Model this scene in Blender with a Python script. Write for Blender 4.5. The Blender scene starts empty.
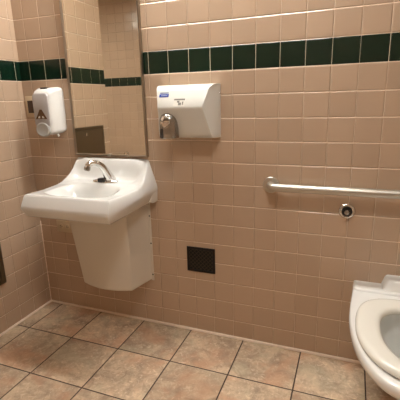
import bpy, bmesh, math, random
from mathutils import Vector, Matrix
random.seed(4)
D = bpy.data; S = bpy.context.scene; COL = S.collection
T = 0.108                      # wall tile module
Z_BAND_TOP = 13.96 * T         # top of the green course
PI = math.pi

# ---------------------------------------------------------------- materials
def mat(name, base, rough=.5, metal=0., spec=.5, coat=0., bump=0., bscale=40, emit=None, es=0., var=0.):
    m = D.materials.new(name); m.use_nodes = True
    n = m.node_tree.nodes; l = m.node_tree.links; b = n['Principled BSDF']
    b.inputs['Base Color'].default_value = (*base, 1)
    b.inputs['Roughness'].default_value = rough
    b.inputs['Metallic'].default_value = metal
    b.inputs['Specular IOR Level'].default_value = spec
    b.inputs['Coat Weight'].default_value = coat
    b.inputs['Coat Roughness'].default_value = .06
    tc = n.new('ShaderNodeTexCoord')
    nz = n.new('ShaderNodeTexNoise'); nz.inputs['Scale'].default_value = bscale; nz.inputs['Detail'].default_value = 4
    l.new(tc.outputs['Object'], nz.inputs['Vector'])
    if var:
        mx = n.new('ShaderNodeMix'); mx.data_type = 'RGBA'; mx.inputs['Factor'].default_value = 1
        mx.inputs['A'].default_value = (*[c*(1-var) for c in base], 1); mx.inputs['B'].default_value = (*[min(1, c*(1+var)) for c in base], 1)
        l.new(nz.outputs['Fac'], mx.inputs['Factor']); l.new(mx.outputs['Result'], b.inputs['Base Color'])
    if bump:
        bp = n.new('ShaderNodeBump'); bp.inputs['Strength'].default_value = 1; bp.inputs['Distance'].default_value = bump
        l.new(nz.outputs['Fac'], bp.inputs['Height']); l.new(bp.outputs['Normal'], b.inputs['Normal'])
    if emit:
        b.inputs['Emission Color'].default_value = (*emit, 1); b.inputs['Emission Strength'].default_value = es
    return m

class NG:                       # tiny node-math helper
    def __init__(s, m): s.n = m.node_tree.nodes; s.l = m.node_tree.links
    def put(s, sock, v):
        if isinstance(v, (int, float)): sock.default_value = v
        else: s.l.new(v, sock)
    def m(s, op, a, b=0., c=0.):
        x = s.n.new('ShaderNodeMath'); x.operation = op
        s.put(x.inputs[0], a); s.put(x.inputs[1], b); s.put(x.inputs[2], c); return x.outputs[0]
    def ramp(s, v, a, b, lo=0., hi=1.):
        x = s.n.new('ShaderNodeMapRange'); x.interpolation_type = 'SMOOTHSTEP'
        s.put(x.inputs['Value'], v); x.inputs['From Min'].default_value = a; x.inputs['From Max'].default_value = b
        x.inputs['To Min'].default_value = lo; x.inputs['To Max'].default_value = hi; return x.outputs['Result']
    def mix(s, f, a, b):
        x = s.n.new('ShaderNodeMix'); x.data_type = 'RGBA'; s.put(x.inputs['Factor'], f)
        for k, v in (('A', a), ('B', b)):
            if isinstance(v, tuple): x.inputs[k].default_value = (*v, 1)
            else: s.l.new(v, x.inputs[k])
        return x.outputs['Result']
    def comb(s, a, b, c):
        x = s.n.new('ShaderNodeCombineXYZ'); s.put(x.inputs[0], a); s.put(x.inputs[1], b); s.put(x.inputs[2], c); return x.outputs[0]

PINK = (.505, .372, .268); GROUT = (.84, .68, .53); GREEN = (.004, .019, .010)

def tile_mat(name, uaxis, uoff, ztop=Z_BAND_TOP, tz=T, gc=1.):
    """glazed square wall tiles with a green course; pattern laid out in the wall's own coordinates"""
    m = D.materials.new(name); m.use_nodes = True; g = NG(m); n = g.n; l = g.l; b = n['Principled BSDF']
    tc = n.new('ShaderNodeTexCoord'); sp = n.new('ShaderNodeSeparateXYZ'); l.new(tc.outputs['Object'], sp.inputs[0])
    u = g.m('DIVIDE', g.m('ADD', sp.outputs[uaxis], uoff), T)
    v = g.m('DIVIDE', g.m('SUBTRACT', ztop, sp.outputs[2]), tz)
    fu = g.m('FRACT', u); fv = g.m('FRACT', v); iu = g.m('FLOOR', u); iv = g.m('FLOOR', v)
    du = g.m('MINIMUM', fu, g.m('SUBTRACT', 1., fu)); dv = g.m('MINIMUM', fv, g.m('SUBTRACT', 1., fv))
    d = g.m('MINIMUM', du, dv)
    wn = n.new('ShaderNodeTexWhiteNoise'); wn.noise_dimensions = '2D'; l.new(g.comb(iu, iv, 0.), wn.inputs['Vector'])
    # each joint is packed a little differently: width varies along the wall
    nz = n.new('ShaderNodeTexNoise'); nz.inputs['Scale'].default_value = 3.; l.new(tc.outputs['Object'], nz.inputs['Vector'])
    wid = g.m('MULTIPLY_ADD', nz.outputs['Fac'], .016, .005)
    nv = n.new('ShaderNodeTexNoise'); nv.inputs['Scale'].default_value = 2.3; nv.inputs['Detail'].default_value = 1
    l.new(g.comb(g.m('ADD', sp.outputs[uaxis], 7.), iv, 3.), nv.inputs['Vector'])
    widv = g.m('MULTIPLY_ADD', nv.outputs['Fac'], .034, -.009)
    isg = g.m('MAXIMUM', g.m('LESS_THAN', dv, wid), g.m('LESS_THAN', du, widv))
    band = g.m('MULTIPLY', g.m('GREATER_THAN', v, 0.), g.m('LESS_THAN', v, 1.))
    base = g.mix(wn.outputs['Value'], tuple(c*.965 for c in PINK), tuple(c*1.035 for c in PINK))
    base = g.mix(band, base, GREEN)
    # level joints carry a painted top-light highlight; upright ones fainter outside the green course
    hor = g.m('LESS_THAN', dv, wid)
    amt = g.m('MAXIMUM', g.m('MULTIPLY', hor, gc), g.m('MAXIMUM', g.m('MULTIPLY', isg, .45*gc), g.m('MULTIPLY', isg, band)))
    l.new(g.mix(amt, base, GROUT), b.inputs['Base Color'])
    l.new(g.m('MULTIPLY_ADD', isg, .55, .20), b.inputs['Roughness'])
    b.inputs['Specular IOR Level'].default_value = .5
    # cushioned edge + each tile set at a very slightly different tilt + wavy glaze
    h = g.ramp(d, 0., .045)
    wn2 = n.new('ShaderNodeTexWhiteNoise'); wn2.noise_dimensions = '2D'; l.new(g.comb(iu, iv, 0.), wn2.inputs['Vector'])
    sc = n.new('ShaderNodeSeparateColor'); l.new(wn2.outputs['Color'], sc.inputs[0])
    tilt = g.m('ADD', g.m('MULTIPLY', g.m('SUBTRACT', sc.outputs[0], .5), fu), g.m('MULTIPLY', g.m('SUBTRACT', sc.outputs[1], .5), fv))
    n2 = n.new('ShaderNodeTexNoise'); n2.inputs['Scale'].default_value = 14.; n2.inputs['Detail'].default_value = 1; l.new(tc.outputs['Object'], n2.inputs['Vector'])
    hh = g.m('ADD', g.m('MULTIPLY', h, .0026), g.m('ADD', g.m('MULTIPLY', tilt, .0022), g.m('MULTIPLY', n2.outputs['Fac'], .0016)))
    bp = n.new('ShaderNodeBump'); bp.inputs['Strength'].default_value = .9; bp.inputs['Distance'].default_value = 1.
    l.new(hh, bp.inputs['Height']); l.new(bp.outputs['Normal'], b.inputs['Normal'])
    return m

def floor_mat():
    m = D.materials.new('floor_tiles'); m.use_nodes = True; g = NG(m); n = g.n; l = g.l; b = n['Principled BSDF']
    FS = .3044
    tc = n.new('ShaderNodeTexCoord'); sp = n.new('ShaderNodeSeparateXYZ'); l.new(tc.outputs['Object'], sp.inputs[0])
    u = g.m('DIVIDE', g.m('SUBTRACT', sp.outputs[0], .0983), FS); v = g.m('DIVIDE', g.m('ADD', sp.outputs[1], .2949), FS)
    fu = g.m('FRACT', u); fv = g.m('FRACT', v); iu = g.m('FLOOR', u); iv = g.m('FLOOR', v)
    d = g.m('MINIMUM', g.m('MINIMUM', fu, g.m('SUBTRACT', 1., fu)), g.m('MINIMUM', fv, g.m('SUBTRACT', 1., fv)))
    wn = n.new('ShaderNodeTexWhiteNoise'); wn.noise_dimensions = '2D'; l.new(g.comb(iu, iv, 0.), wn.inputs['Vector'])
    off = n.new('ShaderNodeVectorMath'); off.operation = 'MULTIPLY_ADD'; l.new(wn.outputs['Color'], off.inputs[0])
    off.inputs[1].default_value = (9, 9, 9); l.new(tc.outputs['Object'], off.inputs[2])
    def noise(s, det, rough, dist=0.):
        x = n.new('ShaderNodeTexNoise'); x.inputs['Scale'].default_value = s; x.inputs['Detail'].default_value = det
        x.inputs['Roughness'].default_value = rough; x.inputs['Distortion'].default_value = dist
        l.new(off.outputs[0], x.inputs['Vector']); return x.outputs['Fac']
    big = noise(7, 6, .68, .9); fine = noise(38, 6, .72, 1.2); rust = noise(4.5, 3, .6, .3)
    c = g.mix(g.ramp(big, .25, .75), (.33, .225, .15), (.72, .56, .38))
    c = g.mix(g.m('MULTIPLY', g.ramp(fine, .50, .72), .60), c, (.95, .80, .60))
    c = g.mix(g.m('MULTIPLY', g.ramp(fine, .48, .28), .45), c, (.20, .13, .085))
    c = g.mix(g.m('MULTIPLY', g.ramp(rust, .48, .66), .55), c, (.58, .30, .165))
    c = g.mix(g.m('MULTIPLY', g.ramp(rust, .46, .30), .40), c, (.50, .47, .33))
    hs = n.new('ShaderNodeHueSaturation'); hs.inputs['Saturation'].default_value = .95
    l.new(g.m('MULTIPLY_ADD', wn.outputs['Value'], .26, .87), hs.inputs['Value']); l.new(c, hs.inputs['Color'])
    gr = g.m('LESS_THAN', d, .0105)
    l.new(g.mix(gr, hs.outputs[0], (.075, .045, .030)), b.inputs['Base Color'])
    l.new(g.m('MULTIPLY_ADD', gr, .3, .42), b.inputs['Roughness'])
    hh = g.m('ADD', g.m('MULTIPLY', g.ramp(d, 0., .022), .0025), g.m('MULTIPLY_ADD', big, .004, g.m('MULTIPLY', fine, .0016)))
    bp = n.new('ShaderNodeBump'); bp.inputs['Strength'].default_value = .8; bp.inputs['Distance'].default_value = 1.
    l.new(hh, bp.inputs['Height']); l.new(bp.outputs['Normal'], b.inputs['Normal'])
    return m

def mesh_screen_mat():          # diamond perforation of the black grille
    m = D.materials.new('black_mesh_screen'); m.use_nodes = True; g = NG(m); n = g.n; l = g.l; b = n['Principled BSDF']
    tc = n.new('ShaderNodeTexCoord'); sp = n.new('ShaderNodeSeparateXYZ'); l.new(tc.outputs['Object'], sp.inputs[0])
    a = g.m('ADD', sp.outputs[0], sp.outputs[2]); c = g.m('SUBTRACT', sp.outputs[0], sp.outputs[2])
    w = lambda q: g.m('ABSOLUTE', g.m('SUBTRACT', g.m('FRACT', g.m('DIVIDE', q, .022)), .5))
    e = g.m('MINIMUM', w(a), w(c)); k = g.ramp(e, .08, .2)
    l.new(g.mix(k, (.040, .030, .020), (.003, .005, .004)), b.inputs['Base Color']); b.inputs['Roughness'].default_value = .6; b.inputs['Specular IOR Level'].default_value = .25
    return m

M = dict(
    wall_back=tile_mat('tile_back', 0, -0.665*T + 11*T - 10.0*T + 0.0),
    wall_left=tile_mat('tile_left', 1, .035),
    wall_other=tile_mat('tile_other', 0, .0),
    wall_otherY=tile_mat('tile_otherY', 1, .0),
    wall_front=tile_mat('tile_front', 0, .03, ztop=1.541, tz=.0975, gc=.35),
    floor=floor_mat(),
    paint=mat('ceiling_paint', (.50, .48, .44), .8, bump=.0005, bscale=60),
    caulk=mat('cream_caulk', (.86, .72, .60), .6, bump=.0015, bscale=45, var=.12),
    ceramic=mat('white_vitreous_china', (.73, .735, .72), .12, spec=.55, coat=.4, var=.01, bscale=3),
    ceramic2=mat('toilet_china', (.82, .825, .80), .12, spec=.55, coat=.4, var=.01, bscale=3),
    seat=mat('seat_plastic', (.83, .82, .75), .22, coat=.2),
    cover=mat('beige_cover_plastic', (.66, .61, .53), .42, bump=.0002, bscale=60),
    enamel=mat('white_enamel', (.68, .68, .64), .28, bump=.0001, bscale=90, var=.01),
    chrome=mat('chrome', (.80, .79, .77), .10, 1, bump=.0002, bscale=20),
    chrome_s=mat('satin_chrome', (.40, .385, .36), .24, 1, bump=.0002, bscale=40),
    steel=mat('brushed_steel', (.56, .53, .47), .42, 1, bump=.0002, bscale=120),
    frame=mat('mirror_frame_steel', (.40, .35, .29), .30, 1, bump=.0001, bscale=120),
    cab=mat('cabinet_steel', (.22, .20, .15), .32, 1, bump=.0003, bscale=30),
    mirror=mat('mirror_silver', (.84, .83, .76), .01, 1),
    black=mat('black_rubber', (.012, .012, .012), .35, bump=.0001, bscale=90),
    blackmetal=mat('black_grille_metal', (.010, .006, .004), .5, spec=.3, bump=.0003, bscale=70),
    screen=mesh_screen_mat(),
    dispw=mat('dispenser_white', (.80, .80, .78), .24, bump=.0001, bscale=50),
    dispg=mat('dispenser_grey', (.47, .45, .45), .25, bump=.0001, bscale=50),
    dispp=mat('dispenser_lever', (.46, .47, .465), .2, bump=.0001, bscale=50),
    amber=mat('brown_window', (.12, .055, .02), .15, var=.3, bscale=200),
    ivory=mat('ivory_plastic', (.62, .50, .34), .4, bump=.0001, bscale=60),
    brown=mat('dark_brown_switch', (.035, .015, .008), .35, bump=.0001, bscale=60),
    stick_w=mat('sticker_white', (.62, .66, .72), .4), stick_b=mat('sticker_blue', (.02, .05, .28), .4),
    stick_d=mat('sticker_print', (.06, .08, .14), .5), badge=mat('grey_badge', (.20, .19, .17), .4),
    badge_w=mat('badge_light', (.68, .66, .60), .4),
    water=mat('bowl_water', (.55, .55, .50), .03, spec=.6),
    lens=mat('lamp_diffuser', (.9, .88, .8), .5, emit=(1., .965, .90), es=68.),
)

# ---------------------------------------------------------------- mesh helpers
def link(name, me, material, parent=None, smooth=True, ang=40, mats=None):
    o = D.objects.new(name, me); COL.objects.link(o)
    for mm in (mats or [material]): me.materials.append(mm)
    if smooth:
        me.shade_smooth(); me.set_sharp_from_angle(angle=math.radians(ang))
    if parent:
        o.parent = parent; o.matrix_parent_inverse = Matrix.Identity(4)
        o.location = -parent.location
    return o
def from_bm(name, bm, material, parent=None, **k):
    bmesh.ops.recalc_face_normals(bm, faces=bm.faces)
    me = D.meshes.new(name); bm.to_mesh(me); bm.free(); return link(name, me, material, parent, **k)
def bm_box(bm, a, b, bev=0., seg=2):
    r = bmesh.ops.create_cube(bm, size=1.); vs = r['verts']
    for v in vs:
        v.co = Vector([(a[i]+b[i])/2 + v.co[i]*(b[i]-a[i]) for i in range(3)])
    if bev:
        es = list({e for v in vs for e in v.link_edges})
        bmesh.ops.bevel(bm, geom=es, offset=bev, segments=seg, affect='EDGES', profile=.5)
    return bm
def box(name, a, b, material, parent=None, bev=0., seg=2):
    return from_bm(name, bm_box(bmesh.new(), a, b, bev, seg), material, parent)
def loft(bm, rings, cap0=True, cap1=True, closed=True):
    V = [[bm.verts.new(p) for p in r] for r in rings]; n = len(V[0])
    for a, b in zip(V, V[1:]):
        for i in range(n if closed else n-1):
            j = (i+1) % n; bm.faces.new((a[i], a[j], b[j], b[i]))
    if cap0: bm.faces.new(V[0][::-1])
    if cap1: bm.faces.new(V[-1])
    return V
def lathe(bm, prof, org, axis, seg=32, cap0=True, cap1=True):
    """prof = [(radius, distance along axis)]"""
    ax = Vector(axis).normalized(); t = Vector((0, 0, 1)) if abs(ax.z) < .9 else Vector((1, 0, 0))
    a = ax.cross(t).normalized(); b = ax.cross(a); o = Vector(org)
    return loft(bm, [[o + ax*d + (a*math.cos(2*PI*i/seg) + b*math.sin(2*PI*i/seg))*max(r, 1e-5) for i in range(seg)] for r, d in prof], cap0, cap1)
def smoothpath(pts, n=10):
    P = [Vector(p) for p in pts]; out = []
    for i in range(len(P)-1):
        p0 = P[max(i-1, 0)]; p1 = P[i]; p2 = P[i+1]; p3 = P[min(i+2, len(P)-1)]
        for k in range(n):
            t = k/n
            out.append(.5*((2*p1) + (p2-p0)*t + (2*p0-5*p1+4*p2-p3)*t*t + (3*p1-p0-3*p2+p3)*t**3))
    out.append(P[-1]); return out
def tube(bm, path, rad, seg=20, squash=None):
    rings = []; up = Vector((0, 0, 1)); prev = None
    for i, p in enumerate(path):
        d = (path[min(i+1, len(path)-1)] - path[max(i-1, 0)]).normalized()
        if prev is None:
            a = d.cross(up); a = a.normalized() if a.length > 1e-3 else Vector((1, 0, 0))
        else: a = (prev - d*prev.dot(d)).normalized()
        prev = a; b = d.cross(a); t = i/(len(path)-1)
        r = rad(t) if callable(rad) else rad
        rings.append([p + (a*math.cos(2*PI*k/seg)*(squash(t) if squash else 1) + b*math.sin(2*PI*k/seg))*r for k in range(seg)])
    loft(bm, rings)
def thing(name, label, cat, loc, group=None):
    o = D.objects.new(name, None); COL.objects.link(o); o.location = loc; o.empty_display_size = .1
    o['label'] = label; o['category'] = cat
    if group: o['group'] = group
    return o
def struct(o): o['kind'] = 'structure'; return o
def lerp(a, b, t): return a + (b-a)*t
def ss(a, b, x):
    t = min(1, max(0, (x-a)/(b-a))); return t*t*(3-2*t)
def table(tb, y):
    for (a, va), (b, vb) in zip(tb, tb[1:]):
        if (y <= a and y >= b): 
            t = (y-a)/(b-a); return lerp(va, vb, t)
    return tb[-1][1] if y < tb[-1][0] else tb[0][1]

# ---------------------------------------------------------------- room shell
XL, XR, YF, ZC, LY = -1.7, 2.62, -2.30, 2.45, -.85
def shell(name, a, b, m): return struct(box(name, a, b, m))
shell('floor', (XL-.12, YF-.12, -.1), (XR+.12, .12, 0), M['floor'])
shell('ceiling', (XL-.12, YF-.12, ZC), (XR+.12, .12, ZC+.1), M['paint'])
shell('wall_back', (XL-.12, 0, 0), (XR+.12, .12, ZC), M['wall_back'])
shell('wall_left', (-.13, LY, 0), (0, 0, ZC), M['wall_left'])
shell('wall_front', (XL-.12, YF-.12, 0), (XR+.12, YF, ZC), M['wall_front'])
shell('wall_right', (XR, YF, 0), (XR+.12, 0, ZC), M['wall_otherY'])
shell('wall_alcove', (XL-.12, YF, 0), (XL, 0, ZC), M['wall_otherY'])
def bead(name, a, b, r, wob=.0009):
    a = Vector(a); b = Vector(b); n = 60; bm = bmesh.new(); rr = random.Random(7)
    rad = [r + rr.uniform(-wob, wob) for _ in range(n+1)]
    tube(bm, [a.lerp(b, i/n) for i in range(n+1)], lambda t: rad[int(round(t*n))], 8)
    return struct(from_bm(name, bm, M['caulk']))
bead('baseboard_back', (0, -.001, .003), (XR, -.001, .003), .0085)
bead('baseboard_left', (.001, LY, .003), (.001, 0, .003), .0085)
bead('trim_1', (.0, -.0, 0), (0, -.0, .56), .0036, .0012)

# ---------------------------------------------------------------- ceiling lamps
def ceiling_lamp(cx, cy, lx, ly, label, strength=None):
    t = thing('ceiling_light', label, 'ceiling light', (cx, cy, ZC), 'ceiling light panels')
    bm = bmesh.new(); z0, z1 = ZC-.035, ZC; w = .03
    bm_box(bm, (cx-lx/2-w, cy-ly/2-w, z0), (cx+lx/2+w, cy-ly/2, z1), .004)
    bm_box(bm, (cx-lx/2-w, cy+ly/2, z0), (cx+lx/2+w, cy+ly/2+w, z1), .004)
    bm_box(bm, (cx-lx/2-w, cy-ly/2, z0), (cx-lx/2, cy+ly/2, z1), .004)
    bm_box(bm, (cx+lx/2, cy-ly/2, z0), (cx+lx/2+w, cy+ly/2, z1), .004)
    from_bm('frame', bm, M['enamel'], t)
    box('diffuser', (cx-lx/2, cy-ly/2, z0+.008), (cx+lx/2, cy+ly/2, z1-.004), M['lens'], t)
ceiling_lamp(1.0, -.15, 1.2, .118, 'long slim glowing ceiling light close to the tiled wall above the hand dryer')
ceiling_lamp(1.65, -1.20, .25, .25, 'square glowing ceiling light panel over the open floor in front of the toilet')
ceiling_lamp(-1.1, -.9, .40, .36, 'short glowing ceiling panel added in the alcove behind the left wall to brighten the far wall')  # added unseen panel, sized to lift the far wall in the mirror

# ---------------------------------------------------------------- mirror
mx0, mx1, mz0, mz1 = .337, .800, .986, 1.90
t = thing('wall_mirror', 'tall framed wall mirror above the sink reflecting the tiled room', 'mirror', ((mx0+mx1)/2, 0, mz0))
fw = .011
bm = bmesh.new()
def prism_frame(bm, x0, x1, z0, z1, w, prof):
    rings = []
    for off, y in prof:
        rings.append([(x0+off, y, z0+off), (x1-off, y, z0+off), (x1-off, y, z1-off), (x0+off, y, z1-off)])
    loft(bm, rings, False, False)
prism_frame(bm, mx0, mx1, mz0, mz1, fw, [(0, 0), (0, -.016), (.002, -.019), (fw-.003, -.019), (fw, -.015), (fw, -.006)])
from_bm('mirror_frame', bm, M['frame'], t)
box('mirror_glass', (mx0+.004, -.012, mz0+.004), (mx1-.004, -.004, mz1-.004), M['mirror'], t)
box('backing', (mx0+.003, -.004, mz0+.003), (mx1-.003, 0, mz1-.003), M['blackmetal'], t)
bm = bmesh.new(); bm_box(bm, (.556, -.024, mz0-.002), (.576, -.018, mz0+.014), .002); lathe(bm, [(.004, 0), (.004, .003), (.002, .004)], (.566, -.024, mz0+.007), (0, -1, 0), 10)
from_bm('retaining_clip', bm, M['steel'], t)

# ---------------------------------------------------------------- sink
CX = .567
sink = thing('wall_sink', 'white china wall-hung sink with high curved backsplash below the mirror', 'sink', (CX, 0, .73))
YFR = -.405
def w0(y): return table([(0, .227), (-.04, .234), (-.1, .249), (-.17, .251), (-.405, .240)], y)
armT = [(0, .973), (-.012, .965), (-.043, .920), (-.07, .892), (-.095, .873), (-.13, .857), (-.168, .849), (-.28, .845), (-.405, .850)]
cenT = [(0, .975), (-.017, .974), (-.024, .970), (-.034, .945), (-.043, .905), (-.052, .880), (-.064, .868), (-.08, .864), (-.13, .861), (-.16, .853), (-.30, .846), (-.405, .850)]
def htop(x, y):
    s = abs(x)/w0(y)
    k = ss(.70, .97, s)
    h = lerp(table(cenT, y), table(armT, y), k)
    # bowl
    t_ = (y+.262)/.122
    half = lerp(.196, .172, ss(-.37, -.14, y))
    r = (abs(x/half)**3.2 + abs(t_)**3.2)**(1/3.2)
    h -= .135*(1-ss(.35, 1.03, r)) + 0.0
    # front/side rim roll
    e = min((1-s)*w0(y), y-YFR)
    if e < .008: h -= .004*(1-e/.008)**2
    return h
NU, NV = 120, 90
bm = bmesh.new(); grid = []
for j in range(NV+1):
    tj = j/NV; y = YFR*tj
    row = []
    for i in range(NU+1):
        s = -1 + 2*i/NU; x = s*w0(y)
        row.append((CX+x, y, htop(x, y)))
    grid.append(row)
V = [[bm.verts.new(p) for p in r] for r in grid]
for j in range(NV):
    for i in range(NU): bm.faces.new((V[j][i], V[j+1][i], V[j+1][i+1], V[j][i+1]))
loop = [V[0][i] for i in range(NU+1)] + [V[j][NU] for j in range(1, NV+1)] + [V[NV][i] for i in range(NU-1, -1, -1)] + [V[j][0] for j in range(NV-1, 0, -1)]
def ringpos(co, k):
    """k: level of the outer skirt below the rim"""
    x = co.x-CX; y = co.y; sgn = x/ w0(y); yt = y/YFR
    zt = co.z
    wc = lerp(.274, .249, yt); zc = lerp(.822, .791, yt)      # crease
    wb = lerp(.240, .240, yt); zb = lerp(.740, .737, yt)
    L = {0: (w0(y)+.004, YFR-.004, zt-.006),
         1: (lerp(w0(y), wc, .93), lerp(YFR, -.430, .93), lerp(zt, zc, .88)),
         2: (wc, -.432, zc-.004),
         3: (wc-.001, -.431, zc-.014),
         4: (lerp(wc, wb, .92), lerp(-.431, -.408, .92), lerp(zc, zb, .88)),
         5: (wb-.006, -.403, zb),
         6: (wb-.07, -.33, zb-.004),
         7: (.10, -.20, zb-.01)}[k]
    return Vector((CX + sgn*L[0], L[1]*yt, L[2]))
prev = loop
for k in range(8):
    cur = [bm.verts.new(ringpos(v.co, k)) for v in loop]
    for a in range(len(loop)):
        b_ = (a+1) % len(loop); bm.faces.new((prev[a], prev[b_], cur[b_], cur[a]))
    prev = cur
bm.faces.new(prev)
from_bm('basin', bm, M['ceramic'], sink, ang=50)
# end lug of the china where it meets the wall on each side
for s in (-1, 1):
    bm = bmesh.new()
    X = lambda v: CX + s*v
    rings = []
    for y, wo, zb_ in ((0, .272, .742), (-.035, .270, .744), (-.05, .262, .752)):
        rings.append([(X(.20), y, zb_), (X(wo-.012), y, zb_), (X(wo-.003), y, zb_+.01), (X(wo), y, .80), (X(wo-.006), y, .826), (X(.20), y, .83)])
    loft(bm, rings); from_bm('wall_lug', bm, M['ceramic'], sink)
# drain and overflow
bm = bmesh.new(); zb = htop(0, -.25)
lathe(bm, [(.012, -.004), (.018, .0005), (.024, .0035), (.030, .003), (.032, 0)], (CX, -.25, zb), (0, 0, 1), 28)
from_bm('drain', bm, M['chrome_s'], sink)
# faucet
zd = .8625; fx, fy = .580, -.095
SPOUT = [(.612, -.080, zd-.002), (.608, -.087, zd+.012), (.603, -.100, zd+.036), (.598, -.115, zd+.064), (.590, -.135, zd+.090), (.579, -.160, zd+.108), (.567, -.180, zd+.113), (.558, -.194, zd+.107), (.555, -.200, zd+.097)]
fau = None
bm = bmesh.new()
def stadium(hx, hy, z, cx=fx, cy=fy, n=40):
    out = []
    for i in range(n):
        a = 2*PI*i/n; c, s_ = math.cos(a), math.sin(a)
        out.append((cx + math.copysign(abs(c)**.8, c)*hx, cy + math.copysign(abs(s_)**.9, s_)*hy, z))
    return out
loft(bm, [stadium(.078, .028, zd-.006), stadium(.078, .028, zd+.003), stadium(.074, .025, zd+.007), stadium(.045, .022, zd+.014), stadium(.03, .02, zd+.02)])
fau = from_bm('faucet_base', bm, M['chrome'], sink)
def sub(name, bm, m):
    o = from_bm(name, bm, m); o.parent = fau; o.matrix_parent_inverse = Matrix.Identity(4); o.location = (0, 0, 0)
    # fau sits at -sink.location, keep world placement
    return o
bm = bmesh.new()
sp_path = smoothpath(SPOUT, 8)
tube(bm, sp_path, lambda t: lerp(.028, .0145, ss(0, .75, t)), 24)
SP = from_bm('spout', bm, M['chrome'])
bm = bmesh.new(); lathe(bm, [(.0125, 0), (.0155, .002), (.0155, .018), (.012, .020), (.012, .022)], SPOUT[-1], (-.1, -.25, -.95), 20)
AE = from_bm('aerator', bm, M['chrome_s'])
bm = bmesh.new(); bm_box(bm, (.573-.016, -.134, zd+.001), (.573+.016, -.110, zd+.024), .005)
SE = from_bm('sensor_window', bm, M['black'])
for o in (SP, AE, SE):
    o.parent = fau; o.matrix_parent_inverse = Matrix.Identity(4); o.location = (0, 0, 0)

# ---------------------------------------------------------------- trap cover
cov = thing('trap_cover', 'beige plastic tapered cover under the sink hiding the pipes', 'pipe cover', (CX, 0, .27))
bm = bmesh.new()
def cover_ring(z, hw, dep, bow):
    n = 16; r = []
    r.append((CX-.212, 0, z)); r.append((CX-.207, -.006, z)); 
    r.append((CX-hw-.004, -dep*.975, z)); 
    for i in range(n+1):
        s = -1+2*i/n; r.append((CX+s*hw*.985, -dep-bow*(1-s*s), z))
    r.append((CX+hw+.004, -dep*.975, z)); r.append((CX+.207, -.006, z)); r.append((CX+.212, 0, z))
    return r
def cr(t_):  # 0 top .. 1 bottom
    return lerp(.184, .158, t_), lerp(.195, .145, t_), lerp(.010, .030, t_)
rings = []
for k in range(9):
    t_ = k/8; z = lerp(.735, .285, t_); hw, dp, bw = cr(t_); rings.append(cover_ring(z, hw, dp, bw))
def low(r, f, dz):
    out = []
    for (x, y, z) in r:
        fr = -y/.17
        out.append((CX+(x-CX)*f, y*f, z - dz*(.35+ .9*min(1, fr)) if True else z))
    return out
last = rings[-1]
rings += [low(last, .995, .010), low(last, .985, .016), low(last, .95, .020), low(last, .5, .022)]
loft(bm, rings); from_bm('cover_shell', bm, M['cover'], cov, ang=45)
for s in (-1, 1):
    bm = bmesh.new(); x0 = CX + s*.205; x1 = CX + s*.222
    bm_box(bm, (min(x0, x1), -.004, .273), (max(x0, x1), 0, .735), .0015); fl = from_bm('side_flange', bm, M['cover'], cov)
    for z in (.31, .50, .66):
        bm = bmesh.new(); lathe(bm, [(.0045, 0), (.004, .002), (.001, .003)], (CX+s*.2155, -.004, z), (0, -1, 0), 12)
        from_bm('flange_screw', bm, M['black'], cov)

# ---------------------------------------------------------------- hand dryer
dry = thing('hand_dryer', 'white metal wall-mounted hand dryer with chrome nozzle right of the mirror', 'hand dryer', (1.05, 0, 1.095))
def rrect(x0, x1, z0, z1, y, r, n=6, tilt=0.):
    out = []
    for cx, cz, a0 in ((x1-r, z0+r, -90), (x1-r, z1-r, 0), (x0+r, z1-r, 90), (x0+r, z0+r, 180)):
        for i in range(n+1):
            a = math.radians(a0+90*i/n); x = cx+r*math.cos(a); z = cz+r*math.sin(a)
            out.append((x, y, z))
    return out
bm = bmesh.new()
# back outline, then cover: faces meeting at a crease
n = 7
def dr_ring(f):
    """f 0..1 across the height; returns (xL, xR, depth, z) front profile"""
prof = []       # (t along height, z, depth, xl, xr)
key = [(1.343, .030, .903, 1.201), (1.342, .060, .907, 1.199), (1.336, .085, .912, 1.192), (1.326, .103, .918, 1.183), (1.312, .113, .922, 1.179),
       (1.275, .133, .932, 1.171), (1.244, .1495, .940, 1.164), (1.236, .1505, .941, 1.163), (1.228, .1475, .940, 1.1645), (1.19, .132, .934, 1.172), (1.15, .116, .925, 1.180),
       (1.118, .103, .919, 1.186), (1.106, .095, .917, 1.188), (1.100, .085, .914, 1.189), (1.096, .06, .909, 1.193), (1.095, .03, .905, 1.198)]
rings = []
for z, d_, xl, xr in key:
    zc = (z-1.219)
    zs = lambda k: 1.219 + zc*k
    rings.append([(.903, 0, zs(1.0)), (.902, -d_*.35, zs(1.0)), (lerp(.902, xl, .8), -d_*.88, zs(1.)), (xl, -d_*.97, z), (xl+.008, -d_, z),
                  ((xl+xr)/2, -d_-.001, z), (xr-.006, -d_, z), (xr, -d_*.975, z), (lerp(1.201, xr, .8), -d_*.86, z), (1.203, -d_*.35, z), (1.201, 0, z)])
top = [(x, y, 1.343) if i else (x, y, 1.343) for i, (x, y, z) in enumerate(rings[0])]
loft(bm, rings); dh = from_bm('housing', bm, M['enamel'], dry, ang=35)
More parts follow.
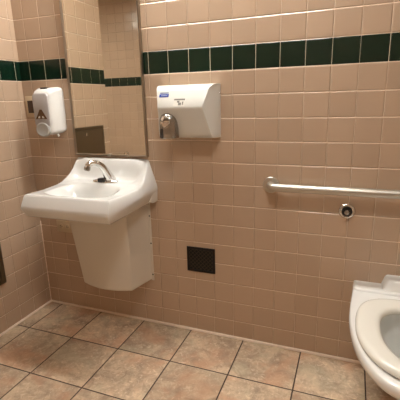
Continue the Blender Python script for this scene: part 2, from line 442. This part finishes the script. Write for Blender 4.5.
# nozzle: chrome dome over a short slotted sleeve
nx, ny = .984, -.121
bm = bmesh.new(); R = .0455
lathe(bm, [(.001, .0)] + [(R*math.sin(a), R*(1-math.cos(a))) for a in [PI/2*i/10 for i in range(1, 11)]] + [(R, .062), (R*.99, .117), (R*.94, .121), (R*.80, .121), (R*.78, .07), (R*.5, .06)], (nx, ny, 1.221), (0, 0, -1), 40)
nz_ = from_bm('nozzle', bm, M['chrome_s'], dry)
def subpart(name, bm, m, par):
    o = from_bm(name, bm, m); o.parent = par; o.matrix_parent_inverse = Matrix.Identity(4); o.location = (0, 0, 0); return o
bm = bmesh.new()
lathe(bm, [(.024, -.006), (.026, .001), (.024, .006), (.018, .009), (.001, .0105)], (nx-.002, ny-.038, 1.176), (-.12, -.97, .18), 28)
subpart('push_button', bm, M['chrome'], nz_)
bm = bmesh.new()
for k, da in enumerate((-50, -24)):
    a = math.radians(-90+da); 
    c = Vector((nx+math.cos(a)*R, ny+math.sin(a)*R, 0)); tdir = Vector((-math.sin(a), math.cos(a), 0)); nd = Vector((math.cos(a), math.sin(a), 0))
    w = (.0035, .006, .004, .0035)[k]
    q = []
    for z in (1.102, 1.146):
        q.append([c + tdir*w*sx + nd*ny_ + Vector((0, 0, z)) for sx, ny_ in ((-1, -.004), (1, -.004), (1, .0006), (-1, .0006))])
    loft(bm, q)
subpart('air_slot', bm, M['black'], nz_)
# sticker, badge printed on the sloping upper face
def face_pt(x, z, lift=.0006):
    d_ = lerp(.113, .1495, (1.312-z)/(1.312-1.244)); return (x, -d_-.001-lift, z)
def decal(name, x0, x1, z0, z1, m, par, lift=.0006):
    bm = bmesh.new(); a = [face_pt(x0, z0, lift), face_pt(x1, z0, lift), face_pt(x1, z1, lift), face_pt(x0, z1, lift)]
    b_ = [(x, y+.0012, z) for x, y, z in a]; loft(bm, [a, b_]); return subpart(name, bm, m, par)
st = from_bm('blue_sticker', loft and (lambda b: (loft(b, [[face_pt(x, z) for x, z in ((.942, 1.287), (.990, 1.287), (.990, 1.311), (.942, 1.311))], [(p[0], p[1]+.001, p[2]) for p in [face_pt(x, z) for x, z in ((.942, 1.287), (.990, 1.287), (.990, 1.311), (.942, 1.311))]]]), b)[1])(bmesh.new()), M['stick_w'], dry)
decal('print_line', .944, .988, 1.304, 1.308, M['stick_d'], st, .0010)
decal('blue_stripe', .942, .990, 1.288, 1.3015, M['stick_b'], st, .0010)
for k in range(5): decal('white_letter', .953+k*.0065, .9562+k*.0065, 1.2935, 1.2965, M['stick_w'], st, .0014)
bm = bmesh.new(); q = [(1.022, 1.246), (1.076, 1.246), (1.076, 1.279), (1.022, 1.279)]
loft(bm, [[face_pt(x, z) for x, z in q], [(p[0], p[1]+.001, p[2]) for p in [face_pt(x, z) for x, z in q]]])
bd = from_bm('push_symbol', bm, M['badge_w'], dry)
decal('symbol_bar', 1.022, 1.076, 1.2725, 1.279, M['badge'], bd, .0012)
decal('symbol_left', 1.038, 1.050, 1.262, 1.2705, M['badge'], bd, .0012)
decal('symbol_hand', 1.045, 1.060, 1.250, 1.262, M['badge'], bd, .0012)
decal('symbol_right', 1.064, 1.070, 1.252, 1.266, M['badge'], bd, .0012)
bm = bmesh.new(); lathe(bm, [(.004, 0), (.0035, .002), (.001, .0025)], (1.203, -.012, 1.30), (1, 0, 0), 12); from_bm('side_screw', bm, M['chrome'], dry)

# ---------------------------------------------------------------- soap dispenser
sd = thing('soap_dispenser', 'white and grey manual soap dispenser on the wall left of the mirror', 'soap dispenser', (.217, 0, 1.10))
def sd_ring(y, x0, x1, z0, z1, r): return rrect(x0, x1, z0, z1, y, r, 6)
bm = bmesh.new()
loft(bm, [sd_ring(0, .150, .286, 1.118, 1.357, .022), sd_ring(-.02, .149, .287, 1.112, 1.358, .022), sd_ring(-.055, .151, .283, 1.108, 1.356, .024),
          sd_ring(-.085, .156, .276, 1.106, 1.345, .026), sd_ring(-.097, .162, .268, 1.108, 1.334, .026), sd_ring(-.100, .168, .262, 1.114, 1.326, .024)])
from_bm('housing', bm, M['dispw'], sd, ang=50)
bm = bmesh.new()
loft(bm, [sd_ring(-.094, .161, .266, 1.150, 1.330, .02), sd_ring(-.104, .162, .264, 1.150, 1.326, .02), sd_ring(-.108, .168, .258, 1.155, 1.318, .018)])
fp = from_bm('front_panel', bm, M['dispg'], sd)
bm = bmesh.new(); lathe(bm, [(.050, 0), (.0505, .010), (.048, .0165), (.042, .0185), (.038, .0165), (.001, .0175)], (0, 0, 0), (0, -1, 0), 36)
for v in bm.verts: v.co = Vector((.2135+v.co.x*.94, -.094+v.co.y, 1.136+v.co.z*.78))
lv = from_bm('push_lever', bm, M['dispp'], sd)
bm = bmesh.new()
tri = [(.1735, 1.192), (.2525, 1.192), (.238, 1.216), (.2205, 1.243), (.2065, 1.243), (.190, 1.216)]
loft(bm, [[(x, -.1086, z) for x, z in tri], [(x, -.104, z) for x, z in tri]]); subpart('brown_emblem', bm, M['amber'], fp)
bm = bmesh.new(); tri = [(.190, 1.197), (.205, 1.197), (.205, 1.208), (.199, 1.208)]
for tr in (tri, [(x*-1+.4245, z) for x, z in tri]): loft(bm, [[(x, -.1092, z) for x, z in tr], [(x, -.108, z) for x, z in tr]])
subpart('emblem_mark', bm, M['badge_w'], fp)
bm = bmesh.new()
for k, (a, b_) in enumerate(((.192, .234), (.198, .229))): bm_box(bm, (a, -.1088, 1.183-k*.007), (b_, -.107, 1.1845-k*.007))
subpart('printed_line', bm, M['badge'], fp)
bm = bmesh.new(); bm_box(bm, (.197, -.075, 1.350), (.237, -.035, 1.3585), .002); from_bm('key_slot', bm, M['black'], sd)
bm = bmesh.new(); tube(bm, [Vector((.255, -.05, 1.118)), Vector((.262, -.05, 1.104)), Vector((.268, -.05, 1.094))], .006, 12); from_bm('soap_nozzle', bm, M['dispw'], sd)

# ---------------------------------------------------------------- switch plate and outlet
t = thing('light_switch', 'ivory wall plate with dark brown switch half behind the soap dispenser', 'switch', (.050, 0, 1.20))
bm = bmesh.new(); bm_box(bm, (.014, -.006, 1.200), (.086, 0, 1.316), .0025); from_bm('wall_plate', bm, M['ivory'], t)
bm = bmesh.new(); bm_box(bm, (.030, -.009, 1.222), (.070, -.005, 1.292), .002); from_bm('rocker', bm, M['brown'], t)
t = thing('wall_outlet', 'small ivory electrical outlet plate under the left side of the sink', 'outlet', (.185, 0, .505))
bm = bmesh.new(); bm_box(bm, (.130, -.006, .505), (.246, 0, .580), .0025); from_bm('wall_plate', bm, M['ivory'], t)
for cx in (.165, .211):
    bm = bmesh.new(); lathe(bm, [(.017, 0), (.017, .002), (.0155, .003)], (cx, -.006, .5425), (0, -1, 0), 24); so = from_bm('socket', bm, M['ivory'], t)
    bm = bmesh.new()
    bm_box(bm, (cx-.006, -.0096, .546), (cx+.003, -.0086, .549)); bm_box(bm, (cx-.006, -.0096, .536), (cx+.003, -.0086, .539)); bm_box(bm, (cx+.006, -.0096, .540), (cx+.011, -.0086, .545))
    subpart('slots', bm, M['black'], so)

# ---------------------------------------------------------------- grille
t = thing('wall_grille', 'small square black mesh grille low on the tiled wall', 'grille', (1.08, 0, .368))
gx0, gx1, gz0, gz1 = 1.000, 1.160, .367, .508
bm = bmesh.new(); prism_frame(bm, gx0, gx1, gz0, gz1, .012, [(0, 0), (0, -.005), (.002, -.007), (.011, -.007), (.013, -.005), (.013, -.001)]); from_bm('frame', bm, M['blackmetal'], t)
bm = bmesh.new(); bm_box(bm, (gx0+.010, -.003, gz0+.010), (gx1-.010, 0, gz1-.010)); from_bm('mesh_screen', bm, M['screen'], t)

# ---------------------------------------------------------------- grab bar
gb = thing('grab_bar', 'long brushed steel grab bar running along the wall above the toilet', 'grab bar', (1.45, 0, .875))
gx, gxe, gz = 1.449, 2.363, .872
bm = bmesh.new()
pth = [Vector((gx, -.004, gz)), Vector((gx, -.024, gz))] + [Vector((gx+.034-.034*math.cos(a), -.024-.034*math.sin(a), gz)) for a in [PI/2*i/8 for i in range(1, 9)]]
pth2 = [Vector((gxe-(p.x-gx), p.y, gz)) for p in pth[::-1]]
tube(bm, pth+pth2, .0185, 24); from_bm('rail', bm, M['steel'], gb)
for x in (gx, gxe):
    bm = bmesh.new(); lathe(bm, [(.039, 0), (.039, .006), (.036, .010), (.024, .012), (.020, .0125)], (x, 0, gz), (0, -1, 0), 36); from_bm('flange', bm, M['steel'], gb)

# ---------------------------------------------------------------- flush button
fb = thing('flush_button', 'round chrome flush button on the wall below the grab bar', 'flush button', (1.794, 0, .769))
bm = bmesh.new(); lathe(bm, [(.036, 0), (.036, .004), (.033, .009), (.026, .013), (.023, .012), (.021, .006), (.019, .004)], (1.794, 0, .769), (0, -1, 0), 36); from_bm('escutcheon', bm, M['chrome'], fb)
bm = bmesh.new(); lathe(bm, [(.0205, .004), (.0205, .0065), (.001, .0065)], (1.794, 0, .769), (0, -1, 0), 28); from_bm('recess_ring', bm, M['black'], fb)
bm = bmesh.new(); lathe(bm, [(.012, .006), (.012, .024), (.010, .030), (.005, .033), (.001, .0335)], (1.794, 0, .769), (0, -1, 0), 28); from_bm('plunger', bm, M['chrome_s'], fb)

# ---------------------------------------------------------------- steel cabinet on the left wall (seen in the mirror)
cb = thing('steel_towel_cabinet', 'flat steel paper towel and waste cabinet set in the left wall', 'towel cabinet', (0, -.545, .29))
cy0, cy1, cz0, cz1 = -.765, -.322, .292, 1.102
bm = bmesh.new(); rings = []
for off, x in [(0, 0), (0, .010), (.002, .012), (.022, .012), (.024, .010), (.024, .004)]:
    rings.append([(x, cy0+off, cz0+off), (x, cy1-off, cz0+off), (x, cy1-off, cz1-off), (x, cy0+off, cz1-off)])
loft(bm, rings, False, False); from_bm('surround', bm, M['cab'], cb)
bm = bmesh.new(); bm_box(bm, (.001, cy0+.024, .742), (.014, cy1-.024, cz1-.024), .002); d1 = from_bm('towel_door', bm, M['cab'], cb)
bm = bmesh.new(); lathe(bm, [(.009, 0), (.009, .004), (.006, .005)], (.014, (cy0+cy1)/2, 1.05), (1, 0, 0), 16); subpart('lock', bm, M['chrome'], d1)
bm = bmesh.new(); bm_box(bm, (.001, cy0+.024, cz0+.024), (.014, cy1-.024, .650), .002); from_bm('waste_door', bm, M['cab'], cb)
bm = bmesh.new(); bm_box(bm, (.001, cy0+.024, .652), (.006, cy1-.024, .740), .0015); from_bm('towel_slot', bm, M['black'], cb)

# ---------------------------------------------------------------- toilet
TX = 2.032
to = thing('toilet', 'white wall-hung toilet with open white seat at the right edge', 'toilet', (TX, 0, .08))
def outline(hw, yb, yf, ym, n=72, p=2.35, q=2.0, back=.0):
    """closed plan outline: nearly straight back part against the wall, elongated round nose"""
    out = []
    for i in range(n+1):                      # from back-left round the nose to back-right
        t_ = i/n
        if t_ < .22 or t_ > .78:
            k = t_/.22 if t_ < .5 else (1-t_)/.22
            x = lerp(hw-back, hw, ss(0, 1, k)); y = lerp(yb, ym, k); x = -x if t_ < .5 else x
        else:
            a = PI*(t_-.22)/.56
            c, s_ = math.cos(a), math.sin(a)
            x = -math.copysign(abs(c)**(2/p), c)*hw; y = ym - (abs(s_)**(2/q))*(ym-yf)
        out.append((TX+x, y))
    return out
def lift(o, z): return [(x, y, z) for x, y in o]
bm = bmesh.new()
outer = [  # z, half width, front y, mid y, nose p
    (.085, .095, -.12, -.03), (.09, .102, -.20, -.05), (.12, .115, -.30, -.08), (.18, .130, -.41, -.14), (.25, .148, -.515, -.20), (.31, .166, -.590, -.25),
    (.350, .182, -.640, -.27), (.370, .193, -.668, -.28), (.380, .199, -.682, -.28), (.385, .201, -.694, -.28), (.405, .202, -.699, -.28), (.418, .200, -.696, -.28), (.424, .195, -.690, -.28)]
rings = [lift(outline(h, 0, yf, ym, back=.0 if z < .3 else .012), z) for z, h, yf, ym in outer]
# inner rim and bowl cavity
def inner(hw, yb, yf, z, n=73):
    out = []; yc = (yb+yf)/2; hy = (yb-yf)/2
    for i in range(n):
        # parametrise from back-left around the front to back-right like outline()
        a = PI*.5 + PI*.06 + (2*PI-PI*.12)*i/(n-1)
        out.append((TX+math.cos(a)*hw, yc+math.sin(a)*hy, z))
    return out
rings += [inner(.130, -.20, -.62, .424), inner(.126, -.205, -.615, .418), inner(.124, -.21, -.61, .395), inner(.128, -.20, -.615, .375), inner(.110, -.22, -.58, .31), inner(.08, -.26, -.50, .25), inner(.055, -.29, -.43, .20), inner(.03, -.31, -.38, .19)]
loft(bm, rings)
bowl = from_bm('bowl', bm, M['ceramic2'], to, ang=60)
# raised back deck and boss against the wall
bm = bmesh.new()
def deckring(z, ins):
    return [(TX-.187+ins, 0, z), (TX-.187+ins, -.07+ins, z), (TX-.17+ins, -.085+ins, z), (TX+.17-ins, -.085+ins, z), (TX+.187-ins, -.07+ins, z), (TX+.187-ins, 0, z)]
loft(bm, [deckring(.40, 0), deckring(.430, 0), deckring(.436, .004), deckring(.437, .012)])
from_bm('rear_deck', bm, M['ceramic2'], to, ang=50)
bm = bmesh.new()
def bossring(z, hw, dy): return [(TX-hw, 0, z), (TX-hw+.004, -dy+.012, z), (TX-hw+.016, -dy, z), (TX+hw-.016, -dy, z), (TX+hw-.004, -dy+.012, z), (TX+hw, 0, z)]
loft(bm, [bossring(.425, .074, .075), bossring(.452, .065, .068), bossring(.474, .058, .060), bossring(.482, .053, .055), bossring(.485, .046, .048)])
from_bm('inlet_boss', bm, M['ceramic2'], to, ang=50)
# water
bm = bmesh.new(); loft(bm, [inner(.074, -.268, -.487, .240), inner(.074, -.268, -.487, .2385)]); from_bm('bowl_water', bm, M['water'], to)
# seat: open oval ring with rounded section
def seat_o(d_, z):      # outer loop, inset by d_
    out = []
    for i in range(72):
        a = 2*PI*i/72; c, s_ = math.cos(a), math.sin(a)
        yc = -.395; hy = .268 if s_ < 0 else .235
        p = 2.0 if s_ < 0 else 2.9
        x = math.copysign(abs(c)**(2/p), c)*(.181-d_); y = yc + math.copysign(abs(s_)**(2/p), s_)*(hy-d_)
        out.append((TX+x, y, z))
    return out
def seat_i(d_, z):
    out = []
    for i in range(72):
        a = 2*PI*i/72; c, s_ = math.cos(a), math.sin(a)
        yc = -.40; hy = .185 if s_ < 0 else .152
        p = 2.05 if s_ < 0 else 2.5
        x = math.copysign(abs(c)**(2/p), c)*(.094+d_); y = yc + math.copysign(abs(s_)**(2/p), s_)*(hy+d_)
        out.append((TX+x, y, z))
    return out
zb, zt = .4275, .456
R_ = [seat_o(.006, zb), seat_o(.001, zb+.004), seat_o(0, zb+.010), seat_o(.003, zt-.008), seat_o(.012, zt-.002), seat_o(.024, zt),
      seat_i(.022, zt-.001), seat_i(.010, zt-.004), seat_i(.002, zt-.010), seat_i(0, zb+.006), seat_i(.004, zb)]
bm = bmesh.new(); Vv = loft(bm, R_, False, False)
for i in range(72): j = (i+1) % 72; bm.faces.new((Vv[-1][i], Vv[-1][j], Vv[0][j], Vv[0][i]))
seat = from_bm('seat', bm, M['seat'], to, ang=60)
for x, y in ((-.14, -.25), (.14, -.25), (-.135, -.52), (.135, -.52)):
    bm = bmesh.new(); bm_box(bm, (TX+x-.012, y-.018, .423), (TX+x+.012, y+.018, .433), .003); subpart('bumper', bm, M['seat'], seat)
for s in (-1, 1):
    bm = bmesh.new(); x = TX+s*.075; bm_box(bm, (x-.018, -.19, .424), (x+.018, -.152, .440), .005, 3); from_bm('hinge', bm, M['seat'], to)

# ---------------------------------------------------------------- camera
cam = D.cameras.new('camera'); co = D.objects.new('camera', cam); COL.objects.link(co)
C0 = Vector((1.78935, -1.79574, 1.27490)); ya, pi_, ro = -0.3749, -0.2555, -0.0269
f = Vector((math.sin(ya)*math.cos(pi_), math.cos(ya)*math.cos(pi_), math.sin(pi_)))
r = Vector((math.cos(ya), -math.sin(ya), 0)); u = r.cross(f)
r2 = r*math.cos(ro) + u*math.sin(ro); u2 = -r*math.sin(ro) + u*math.cos(ro)
mt = Matrix.Identity(4)
for i in range(3): mt[i][0] = r2[i]; mt[i][1] = u2[i]; mt[i][2] = -f[i]; mt[i][3] = C0[i]
co.matrix_world = mt
cam.sensor_width = 36; cam.sensor_fit = 'HORIZONTAL'; cam.lens = 386.13/400*36; cam.clip_start = .01
S.camera = co
w = D.worlds.new('world'); S.world = w; w.use_nodes = True
w.node_tree.nodes['Background'].inputs[0].default_value = (.9, .8, .68, 1); w.node_tree.nodes['Background'].inputs[1].default_value = .05
S.view_settings.view_transform = 'Standard'; S.view_settings.look = 'None'; S.view_settings.gamma = 1; S.view_settings.exposure = 0
